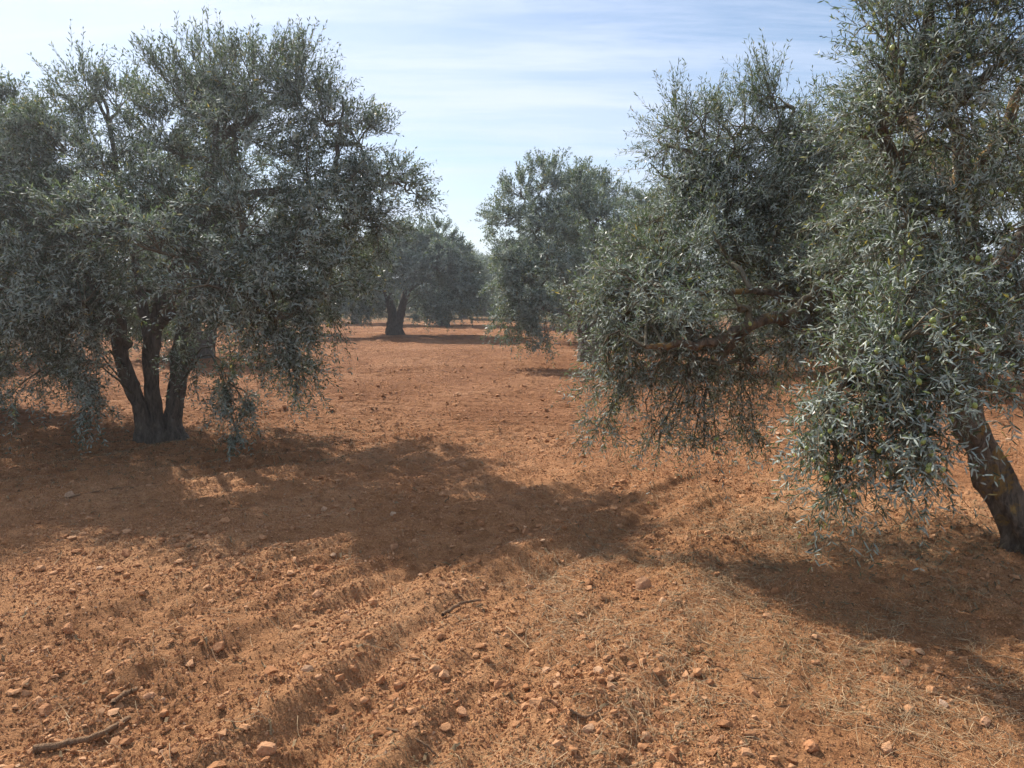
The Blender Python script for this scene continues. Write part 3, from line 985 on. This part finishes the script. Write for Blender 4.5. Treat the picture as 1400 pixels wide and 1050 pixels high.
T2 = on_ground(541, 458)
Y2 = T2[1]
t2_stems = [
    [np.append(T2 + [-.12, 0, -.15], .30), *S([(537, 440, Y2, .19), (534, 420, Y2, .15), (528, 395, Y2, .14), (515, 360, Y2, .08)])],
    [np.append(T2 + [.12, 0, -.15], .28), *S([(544, 440, Y2, .18), (550, 420, Y2, .15), (555, 402, Y2, .12), (570, 375, Y2, .07)])],
]
t2_limbs = [S([(557, 398, Y2, .08), (595, 375, Y2 - .2, .045), (630, 365, Y2 - .3, .02)]), S([(530, 400, Y2, .1), (500, 385, Y2 - .5, .06), (470, 380, Y2, .03)])]
t2_blobs = BL([
    (560, 325, Y2, (1.0, 1.2, .6), .7), (595, 325, Y2, (.8, 1.0, .6), .7), (525, 335, Y2, (.9, 1.1, .6), .6), (625, 345, Y2, (.7, .9, .6), .5), (490, 355, Y2, (.9, 1, .6), .3),
    (640, 375, Y2 - .5, (.6, .8, .6), .1), (600, 370, Y2 - 1.2, (1.0, .8, .7), .1), (550, 365, Y2 - 1.4, (.9, .8, .6), 0), (500, 385, Y2 - 1.1, (.9, .8, .6), -.1), (460, 385, Y2 - .5, (.8, .8, .7), 0),
    (625, 405, Y2 - .9, (.8, .7, .5), -.3), (590, 415, Y2 - 1.2, (.6, .6, .4), -.5), (578, 438, Y2 - 1.4, (.3, .3, .35), -1.0), (615, 425, Y2 - 1, (.5, .5, .3), -.8), (480, 415, Y2 - .7, (.7, .6, .5), -.4),
    (510, 430, Y2 - .6, (.4, .4, .3), -.8), (570, 350, Y2 + 1.6, (1.6, 1, 1.0), .2), (500, 370, Y2 + 1.6, (1.3, 1, .9), 0), (620, 370, Y2 + 1.4, (1, 1, .9), 0), (450, 430, Y2 - .6, (.5, .5, .4), -.8), (575, 395, Y2 - 1.6, (.7, .5, .4), -.4), (545, 382, Y2 - 1.0, (.8, .5, .45), -.1), (600, 438, Y2 - 1.2, (.7, .4, .22), -.5), (636, 430, Y2 - 1.0, (.6, .4, .25), -.5), (650, 405, Y2 - .8, (.5, .4, .4), -.3), (480, 436, Y2 - 1, (.7, .4, .22), -.5), (540, 345, Y2 - 1.0, (.8, .6, .5), .2), (610, 425, Y2 - 1.3, (.8, .6, .35), -.6), (480, 425, Y2 - 1.2, (.8, .6, .4), -.6), (645, 395, Y2 - .6, (.5, .6, .5), -.2), (515, 415, Y2 - 1.5, (.35, .4, .35), -.6), (600, 350, Y2 - 1.2, (1.0, .7, .6), .2), (530, 350, Y2 - 1.2, (1.0, .7, .6), .2), (520, 400, Y2 - 1.4, (.6, .5, .4), -.4), (640, 410, Y2, (.6, .6, .5), -.4),
])
make_tree("round-crowned olive tree with a forked dark trunk beyond the open tilled ground", T2, t2_stems, t2_limbs, t2_blobs, 37, dens=.70, K=7, leaf_len=.10, leaf_w=.032,
          twig_r=0, leaf_mat=M_LEAF_FAR, sides=10, per=12)


# --- the rest of the grove: three generic trees, then copies
def generic_tree(label, seed, dens, group, tall=1.0):
    rng = np.random.default_rng(seed)
    base = np.zeros(3)
    stems = []
    for k in range(3):
        a = k * 2.1 + rng.uniform(0, .8)
        c, s = math.cos(a), math.sin(a)
        stems.append([np.array([.1 * c, .1 * s, -.2, .25]), np.array([.16 * c, .16 * s, .4, .17]), np.array([.35 * c, .35 * s, 1.0, .12]),
                      np.array([.7 * c + rng.normal() * .1, .7 * s, 1.8, .09]), np.array([1.0 * c, 1.0 * s, 2.6 * tall, .05])])
    limbs = []
    for k in range(5):
        a = k * 1.26 + rng.uniform(0, .6)
        c, s = math.cos(a), math.sin(a)
        limbs.append([np.array([.4 * c, .4 * s, 1.1, .08]), np.array([1.0 * c, 1.0 * s, 1.6, .06]), np.array([1.7 * c, 1.7 * s, 1.9, .03])])
    blobs = []
    for k in range(38):
        a = rng.uniform(0, 6.28)
        zf = rng.uniform(0, .3) if k < 15 else rng.uniform(.2, 1)
        rad = (2.0 if zf < .55 else 2.0 - (zf - .55) * 3.0) * rng.uniform(.55, 1.05)
        z = .62 + zf * 3.2 * tall
        q = rng.uniform(.62, .92)
        blobs.append(((rad * math.cos(a), rad * math.sin(a), z), (q, q, q * .75), -.7 if zf < .15 else (zf - .25)))
    return make_tree(label, base, stems, limbs, blobs, seed, dens=dens, K=6, leaf_len=.10, leaf_w=.030, twig_r=0, leaf_mat=M_LEAF_FAR, sides=9, per=9, group=group)[0]


def place(src, loc, rot, scale, label=None, first=False):
    r = src if first else src.copy()
    if not first:
        COL.objects.link(r)
        for ch in src.children:
            c = ch.copy()
            COL.objects.link(c)
            c.parent = r
            for g_ in ch.children:
                e = g_.copy()
                COL.objects.link(e)
                e.parent = c
    z = float(H(np.array([loc[0]]), np.array([loc[1]]), False)[0])
    r.location = (loc[0], loc[1], z)
    r.rotation_euler = (0, 0, rot)
    r.scale = (scale,) * 3
    if label:
        r["label"] = label
    return r


GROVE = "olive trees of the grove beyond"
protos = [generic_tree("olive tree", 51, .50, GROVE), generic_tree("olive tree", 52, .50, GROVE, 1.12)]
far_label = "distant olive tree with pale silvery crown, partly hidden behind nearer trees of the grove"
spots = [
    (3.0, 25.0, 1.1, 1.18, 1, "pale olive tree behind the tall upright one, only its feathery top showing"),
    (-12.6, 18.5, .3, 1.0, 2, None), (-7.8, 19.5, 2.2, .95, 0, "olive tree seen through gaps in the big left tree's crown, behind its trunk"),
    (-9.0, 29.0, 4.0, 1.0, 1, None), (-14.5, 30.0, 5.0, 1.0, 0, None),
    (-3.4, 38.5, 1.4, .98, 1, "hazy olive tree whose crown shows just past the forked tree's, in the gap"),
    (-3.0, 48.0, 2.9, 1.0, 2, "small far olive tree in the gap between the forked and upright trees"),
    (-8.0, 40, .2, 1.0, 0, "low dark olive tree behind the forked tree, between its trunk and the left tree"), (-14, 42, .9, 1.0, 1, None), (-8, 52, 3.3, 1.0, 2, None),
    (.9, 36.0, 2.0, .95, 0, "olive tree directly behind the upright tree's left side, its skirt near the alley"),
    (1.2, 46.0, 3.5, 1.0, 2, None), (1.0, 56.0, .5, 1.05, 1, None), (-3.2, 60.0, 5.2, 1.05, 0, None), (-1.3, 64.0, 4.4, 1.05, 2, None), (-1.9, 56.0, 1.0, 1.0, 0, None), (.6, 66.0, 2.4, 1.1, 1, None), (-3.4, 72.0, .7, 1.15, 1, None), (2.2, 74.0, 5.4, 1.15, 0, None), (-.9, 76.0, 3.1, 1.2, 1, None),
    (6.5, 14.5, .6, 1.05, 0, "olive tree seen through the fruiting tree's boughs at the right"), (8.5, 22.5, 1.6, 1.05, 2, None), (6.0, 32, 2.6, 1.0, 1, None), (9.5, 9.5, 3.6, 1.0, 1, None),
    (13.5, 16.0, 4.6, 1.0, 0, None), (11, 28, 5.5, 1.0, 2, None),
    (6, 43, .8, 1.0, 0, None), (12, 40, 1.9, 1.0, 1, None), (17, 24, 2.8, 1.0, 2, None), (18, 35, 3.9, 1.0, 0, None), (-20, 25, 4.1, 1.0, 1, None), (-20, 36, 5.7, 1.0, 2, None), (-15, 8, 1.3, 1.0, 2, None),
    (-5, 82, 1, 1.1, 1, None), (5, 80, 2, 1.1, 0, None), (-12, 66, 3, 1.1, 0, None), (9, 62, 4, 1.1, 2, None), (-22, 52, 5, 1.1, 1, None), (20, 52, .3, 1.1, 0, None), (-26, 70, .3, 1.1, 2, None), (24, 72, .3, 1.1, 1, None),
    (-32, 40, 2, 1.1, 0, None), (33, 42, 1, 1.1, 2, None), (15, 84, 1, 1.1, 1, None), (-17, 86, 2, 1.1, 2, None), (26, 14, 2, 1.0, 0, None), (-27, 15, 1, 1.0, 1, None),
]
used = set()
for x, y, rot, sc, v, lab in spots:
    place(protos[v % 2], (x, y), rot, sc, lab or far_label, first=v % 2 not in used)
    used.add(v % 2)

edge = place(left_tree, (-6.5, 9.0), 2.5, 1.15, "olive tree at the left edge of the picture, mostly cut off by it")

# ------------------------------------------------------------------ clods and stones
def rock_mesh(V, F, seed, mat_, amp=.22, flat=False):
    r = np.random.default_rng(seed)
    ax = unit(r.normal(size=(11, 3)))
    off = r.uniform(.48, .88, 11)
    W = V * (1 + amp * .6 * (noise(V[:, 0] * 1.3 + seed, V[:, 1] * 1.3 + V[:, 2], seed) + .6 * noise(V[:, 2] * 2.7 + seed, V[:, 0] * 2.7 - V[:, 1], seed + 3)))[:, None]
    for a, o in zip(ax, off):       # broken faces
        d = W @ a
        W = W - np.maximum(0, d - o)[:, None] * a
    W = W * (1 + .07 * noise(W[:, 0] * 5 + seed, W[:, 1] * 5 + W[:, 2] * 4, seed + 8))[:, None]
    W = W / np.abs(W).max(0)
    mb = MB()
    mb.add(W, F)
    return mb.mesh("soil_clod", mat_, smooth_shade=not flat)


clod_meshes = [rock_mesh(IV2, IF2, 200 + k, M_CLOD, .4) for k in range(6)]
stone_meshes = [rock_mesh(IV2, IF2, 300 + k, M_STONE, .4, True) for k in range(4)]
pale_meshes = [rock_mesh(IV2, IF2, 400 + k, M_PALE, .35, True) for k in range(3)]


def put(name, me, p, size, squash, label, cat, group=None, sink=.25):
    o = bpy.data.objects.new(name, me)
    COL.objects.link(o)
    o.location = (p[0], p[1], p[2] + size * squash * (.5 - sink))
    o.rotation_euler = (RNG.uniform(-.3, .3), RNG.uniform(-.3, .3), RNG.uniform(0, 6.28))
    o.scale = (size * .5, size * .5 * RNG.uniform(.65, .95), size * .5 * squash)
    return tag(o, label, cat, group)


STONES = [
    (877, 799, 28, 's', "blocky ochre stone standing out on the strawy soil right of the centre"),
    (906, 821, 11, 'p', "small whitish stone just below the blocky ochre stone"),
    (926, 822, 10, 's', "small ochre pebble beside the whitish one right of the centre"),
    (717, 722, 17, 's', "pale clod lying on the shaded track in the middle of the picture"),
    (747, 915, 15, 'p', "pale little stone on the open soil below the centre"),
    (545, 936, 24, 's', "long light clod on the crest of the ridge left of the bottom centre"),
    (363, 1003, 30, 's', "angular flat stone at the bottom left near the end of the long stick"),
    (203, 953, 22, 's', "rounded clod above the long broken stick at the bottom left"),
    (172, 755, 19, 's', "clod catching the sun at the edge of the left tree's shadow"),
    (469, 993, 10, 'p', "tiny white pebble in the trough near the bottom edge"),
    (868, 962, 20, 's', "flattish pale stone low on the open soil, right of the bottom centre"),
    (1110, 1018, 26, 's', "broad sandy stone near the bottom right, among thin weeds"),
    (918, 1033, 22, 's', "wedge-shaped clod at the bottom edge, right of the centre"),
    (978, 1010, 19, 's', "sandy clod just above the bottom edge, left of the broad sandy stone"),
    (805, 995, 19, 'p', "pale upright stone near the bottom edge below the centre"),
    (1115, 904, 13, 's', "small clod on the bare soil at the right, above thin grey weeds"),
    (1030, 945, 17, 's', "lumpy clod in a scrape of soil at the lower right"),
    (630, 970, 22, 's', "sunlit clod in the dark trough at the bottom centre"),
    (683, 935, 20, 's', "rounded clod at the edge of the right-hand strawy soil, beside the trough"),
    (432, 812, 18, 's', "clod on the sunlit ridge at the end of the tree's shadow"),
    (1180, 880, 13, 's', "thumb-sized clod between straw patches in the lower right"),
    (1240, 905, 14, 's', "lone clod on smoother soil towards the lower right corner"),
    (1345, 985, 18, 's', "clod near the lower right corner on smooth soil"),
    (1290, 960, 14, 'p', "little pale stone on the smooth soil at the lower right"),
    (60, 970, 20, 's', "clod in the loose soil at the lower left corner"),
    (300, 870, 19, 's', "clod on the sunlit soil at the left, between two low ridges"),
    (95, 850, 17, 's', "clod on the bright soil by the left edge"),
    (250, 780, 16, 's', "clod at the left just inside the sunlit strip below the shade"),
    (540, 745, 15, 's', "small clod in the shaded track left of the middle"),
    (95, 675, 17, 's', "pale clod in the dark shade left of the big tree's trunk"),
]
MPX = {'s': stone_meshes, 'p': pale_meshes}
for k, (px, py, wpx, t, lab) in enumerate(STONES):
    p = on_ground(px, py + wpx * .2)
    put("stone", MPX[t][k % len(MPX[t])], p, wpx * 1.0 / FPX * math.hypot(p[0], p[1]) * 1.03, RNG.uniform(.6, .8), lab, "stone", sink=.36)


def clod_field(n, ylo, yhi, seed):
    r = np.random.default_rng(seed)
    out = []
    while len(out) < n:
        y = ylo + (yhi - ylo) * r.uniform(0, 1, 4000) ** 1.55
        x = r.uniform(-.78, .78, 4000) * (y + .5)
        m = fbm(x * 1.3, y * 1.3, 81, 3) + .35 * noise(x * .35, y * .35, 82) - .25 * smooth(.4, 1.5, x - .28 * (y - 3)) * (y < 7)
        k = r.uniform(-.5, .75, 4000) < m
        out += list(zip(x[k], y[k]))
    return np.array(out[:n])


pts = clod_field(230, 2.25, 6.0, 91)
zs = H(pts[:, 0], pts[:, 1])
for k, (x, y) in enumerate(pts):
    put("soil_clod", clod_meshes[k % 6], (x, y, zs[k]), float(RNG.uniform(.018, .03) / RNG.uniform(.45, 1.0)), float(RNG.uniform(.55, .85)),
        "reddish clod of dry soil lying on the tilled ground in the foreground", "clod", "dry soil clods in the foreground", sink=.28)

# crumbs too many to count
cr = MB()
N = 15000
pts = clod_field(N, 2.1, 17.0, 95)
r_ = np.random.default_rng(96)
size = .0040 * (r_.uniform(.02, 1, N) ** -.55)
size = np.minimum(size, .024) * (.70 + .075 * pts[:, 1])
z = H(pts[:, 0], pts[:, 1])
V = IV0[None] * (1 + .28 * r_.normal(size=(N, 12, 1)).clip(-1.5, 1.5)) * size[:, None, None] * np.stack([r_.uniform(.8, 1.3, N), r_.uniform(.8, 1.3, N), r_.uniform(.5, .9, N)], -1)[:, None]
a = r_.uniform(0, 6.28, N)
ca, sa = np.cos(a)[:, None], np.sin(a)[:, None]
V = np.stack([V[..., 0] * ca - V[..., 1] * sa, V[..., 0] * sa + V[..., 1] * ca, V[..., 2]], -1)
V += np.stack([pts[:, 0], pts[:, 1], z + size * .25], -1)[:, None]
F = IF0[None] + (np.arange(N) * 12)[:, None, None]
cr.add(V.reshape(-1, 3), F.reshape(-1, 3))
N = 9000                               # lumps of the cross-tilled ground
pts = np.concatenate([np.random.default_rng(5).uniform(-1, 1, (N, 1)), np.random.default_rng(6).uniform(0, 1, (N, 1)) ** 1.3 * 14 + 8], 1)
pts[:, 0] *= np.minimum(pts[:, 1] * .5, 6.0)
sel = fbm(pts[:, 0] * .8, pts[:, 1] * 2.2, 300, 3) > r_.uniform(-.7, .5, N)
pts = pts[sel]
N = len(pts)
size = r_.uniform(.005, .010, N) / r_.uniform(.5, 1, N)
z = H(pts[:, 0], pts[:, 1])
V = IV0[None] * (1 + .28 * r_.normal(size=(N, 12, 1)).clip(-1.5, 1.5)) * size[:, None, None] * [1.1, 1.1, .8]
V = V + np.stack([pts[:, 0], pts[:, 1], z + size * .25], -1)[:, None]
F = IF0[None] + (np.arange(N) * 12)[:, None, None]
cr.add(V.reshape(-1, 3), F.reshape(-1, 3))
N = 110000                              # fine grains
p1 = clod_field(60000, 2.1, 9.0, 195)
yy = 2.1 + 6.0 * r_.uniform(0, 1, 50000) ** 1.5
p2 = np.stack([r_.uniform(-.75, .75, 50000) * (yy + .4), yy], -1)
pts = np.concatenate([p1, p2])
size = r_.uniform(.0030, .0085, N) * (.75 + .08 * pts[:, 1])
z = H(pts[:, 0], pts[:, 1])
TV = np.array([(1, 0, -.35), (-.5, .87, -.35), (-.5, -.87, -.35), (0, 0, .8)], float)
TF = np.array([(0, 1, 3), (1, 2, 3), (2, 0, 3), (0, 2, 1)])
V = (TV[None] + r_.normal(size=(N, 4, 3)) * .28) * size[:, None, None]
a = r_.uniform(0, 6.28, N)
ca, sa = np.cos(a)[:, None], np.sin(a)[:, None]
V = np.stack([V[..., 0] * ca - V[..., 1] * sa, V[..., 0] * sa + V[..., 1] * ca, V[..., 2]], -1)
V += np.stack([pts[:, 0], pts[:, 1], z + size * .25], -1)[:, None]
F = TF[None] + (np.arange(N) * 4)[:, None, None]
cr.add(V.reshape(-1, 3), F.reshape(-1, 3))
crumbs = cr.build("soil_crumbs", M_CLOD, kind="stuff")
tag(crumbs, "loose crumbs and small lumps of red earth covering the tilled soil", "soil")


# ------------------------------------------------------------------ straw, weeds, litter
def straw_density(x, y):
    d = 0.06 + 0 * x
    d = d + .95 * np.exp(-(((x - 1.9) / 1.3) ** 2 + ((y - 4.6) / 1.0) ** 2))       # below the fruiting tree
    d = d + .55 * np.exp(-(((x - 1.0) / .9) ** 2 + ((y - 4.0) / 1.1) ** 2))
    d = d + .65 * np.exp(-(((x + 3.4) / 2.3) ** 2 + ((y - 7.7) / 1.4) ** 2))       # below the left tree
    d = d + .35 * np.exp(-(((x + .5) / 1.5) ** 2 + ((y - 8.0) / .6) ** 2))
    d = d + .30 * np.exp(-(((x - .35) / .35) ** 2 + ((y - 2.9) / .9) ** 2))
    d = d + .30 * np.exp(-(((x - 1.6) / .7) ** 2 + ((y - 3.0) / .6) ** 2))
    return d * np.clip(.55 + 1.3 * fbm(x * 1.6, y * 1.6, 88, 3), .03, 1.6)


def sample_density(n, fn, ylo, yhi, seed):
    r = np.random.default_rng(seed)
    xs = []
    tot = 0
    while tot < n:
        y = r.uniform(ylo, yhi, 20000)
        x = r.uniform(-.8, .8, 20000) * (y + .5)
        k = r.uniform(0, 1.2, 20000) < fn(x, y)
        xs.append(np.stack([x[k], y[k]], -1))
        tot += k.sum()
    return np.concatenate(xs)[:n]


def strands(pts, lo, hi, width, lift, seed, follow=.5):
    r = np.random.default_rng(seed)
    n = len(pts)
    L = r.uniform(lo, hi, n) * r.uniform(.5, 1, n)
    a = r.uniform(0, 6.28, n)
    d = np.stack([np.cos(a), np.sin(a)], -1)
    perp = np.stack([-d[:, 1], d[:, 0]], -1)
    bend = r.normal(size=n) * .055 * L
    rows = []
    up_end = r.uniform(0, 1, n) ** 3 * lift * L
    w = width * r.uniform(.6, 1.4, n)
    for t in (0, .34, .67, 1.0):
        c = pts + d * (L * (t - .5))[:, None] + perp * (bend * (4 * t * (1 - t)))[:, None]
        z = H(c[:, 0], c[:, 1]) + .004 + .012 * r.uniform(0, 1, n) + up_end * t
        ww = (w * (1 - .6 * t))[:, None]
        tiltz = w * r.uniform(-.5, .8, n)
        rows.append(np.concatenate([c - perp * ww * .5, (z)[:, None]], 1))
        rows.append(np.concatenate([c + perp * ww * .5, (z + tiltz)[:, None]], 1))
    V = np.stack(rows, 1)
    k = np.arange(n)[:, None] * 8
    F = np.concatenate([k + [2 * s, 2 * s + 2, 2 * s + 3, 2 * s + 1] for s in range(3)])
    mb = MB()
    mb.add(V.reshape(-1, 3), F)
    return mb


def tufts(n, blades, seed):
    r = np.random.default_rng(seed)
    c = np.repeat(sample_density(n, straw_density, 2.1, 9.5, seed + 1), blades, 0)
    m = len(c)
    tall = np.repeat(r.uniform(.4, 1.0, n), blades)
    c = c + r.normal(size=c.shape) * .018
    a = r.uniform(0, 6.28, m)
    d = np.stack([np.cos(a), np.sin(a)], -1)
    L = r.uniform(.04, .15, m) * tall
    lean = r.uniform(.3, 1.3, m)
    z0 = H(c[:, 0], c[:, 1])
    rows = []
    w = r.uniform(.0014, .0028, m)
    side = np.stack([-d[:, 1], d[:, 0]], -1)
    for t in (0, .5, 1.0):
        q = c + d * (L * np.sin(lean) * t * (.5 + .5 * t))[:, None]
        z = z0 - .006 + L * np.cos(lean).clip(.05) * t * (1 - .25 * t)
        for sgn in (-.5, .5):
            rows.append(np.concatenate([q + side * (w * (1 - .75 * t) * sgn)[:, None], z[:, None]], 1))
    V = np.stack(rows, 1)
    k = np.arange(m)[:, None] * 6
    return V.reshape(-1, 3), np.concatenate([k + [0, 2, 3, 1], k + [2, 4, 5, 3]])


st = strands(sample_density(15000, straw_density, 2.1, 10.5, 97), .04, .24, .0019, .12, 98)
st.add(*tufts(480, 16, 501))
straw = tag(st.build("dry_grass", M_STRAW, kind="stuff"), "thin dry straw strewn over the soil under the trees", "grass")


def weed_density(x, y):
    d = .7 * np.exp(-(((x - 1.25) / .55) ** 2 + ((y - 3.35) / .35) ** 2)) + .5 * np.exp(-(((x - 1.0) / .4) ** 2 + ((y - 2.75) / .3) ** 2)) + \
        .5 * np.exp(-(((x + .25) / .3) ** 2 + ((y - 2.5) / .3) ** 2)) + .6 * np.exp(-(((x - 1.7) / .8) ** 2 + ((y - 4.3) / .5) ** 2)) + \
        .45 * np.exp(-(((x + 3.6) / 1.8) ** 2 + ((y - 7.2) / .9) ** 2)) + .6 * np.exp(-(((x - 3.0) / .6) ** 2 + ((y - 4.5) / .5) ** 2))
    return d * np.clip(.4 + 1.5 * fbm(x * 2.6, y * 2.6, 89, 2), 0, 1.5)


wd = strands(sample_density(4200, weed_density, 2.1, 9.5, 197), .015, .055, .0026, .7, 198)
tag(wd.build("weeds", M_WEED, kind="stuff"), "sparse low grey-green weeds between the clods", "weeds")


def litter_density(x, y):
    return .9 * np.exp(-(((x + 3.6) / 2.0) ** 2 + ((y - 8.2) / 1.5) ** 2)) + .8 * np.exp(-(((x - 2.4) / 1.1) ** 2 + ((y - 4.9) / .8) ** 2)) + .02


lp = sample_density(5000, litter_density, 2.2, 11, 297)
lt = strands(lp, .035, .065, .011, .3, 298)
tag(lt.build("leaf_litter", M_LITTER, kind="stuff"), "fallen dry olive leaves under the trees", "leaves")


# sticks lying on the soil
def stick(pxs, r0, r1, label, seed, lift=.01):
    P = []
    r = np.random.default_rng(seed)
    for px, py in pxs:
        q = on_ground(px, py)
        P.append(q + [0, 0, r0 * .7 + lift])
    P = np.array(P)
    t = np.linspace(r0, r1, len(P))
    c = catmull(np.concatenate([P, t[:, None]], 1), 18)
    c[:, :3] += r.normal(size=(18, 3)) * r0 * .22
    mb = MB()
    tube(mb, c[:, :3], c[:, 3], 8, .25, seed)
    base = P[0]
    return tag(mb.build("stick", M_STICK, None, base, True), label, "stick")


stick([(45, 1033), (85, 1024), (130, 1012), (178, 992)], .014, .009, "long broken stick lying at the bottom left corner of the soil", 1)
stick([(155, 968), (172, 957), (190, 954)], .011, .007, "short curved stick end poking out above the long broken stick", 2)
stick([(604, 833), (630, 830), (658, 825)], .010, .006, "straight dark stick on the ridge near the middle", 3)
stick([(780, 975), (800, 979), (822, 974)], .006, .004, "thin dark twig below the centre beside a pale upright stone", 4)
stick([(1015, 925), (1030, 932), (1052, 930)], .006, .003, "crooked little twig near the lumpy clod at the lower right", 5)
stick([(95, 690), (150, 668), (215, 655)], .007, .003, "bare twig in the shade in front of the left tree's trunk", 6)
stick([(905, 885), (950, 880), (985, 892)], .004, .002, "fine dry stem lying on the strawy soil right of the centre", 7)
stick([(530, 1000), (575, 1012), (600, 1040)], .005, .003, "thin stem running to the bottom edge left of the centre", 8)

# ------------------------------------------------------------------ air
hz = bpy.data.materials.new("haze_air")
hz.use_nodes = True
hn = hz.node_tree.nodes
hn.clear()
ho = hn.new("ShaderNodeOutputMaterial")
hv = hn.new("ShaderNodeVolumePrincipled")
hv.inputs["Color"].default_value = (.86, .92, 1.0, 1)
hv.inputs["Density"].default_value = 0.0023
hv.inputs["Anisotropy"].default_value = 0.72
hz.node_tree.links.new(hv.outputs[0], ho.inputs["Volume"])
hb = MB()
hb.add([(x, y, z) for z in (-2.0, 9.0) for x, y in ((-520, -520), (520, -520), (520, 520), (-520, 520))],
       [[0, 3, 2, 1], [4, 5, 6, 7], [0, 1, 5, 4], [1, 2, 6, 5], [2, 3, 7, 6], [3, 0, 4, 7]])
haze = hb.build("haze", hz, kind="stuff")
haze["label"] = "thin sunlit haze in the air of the grove"
haze["category"] = "haze"
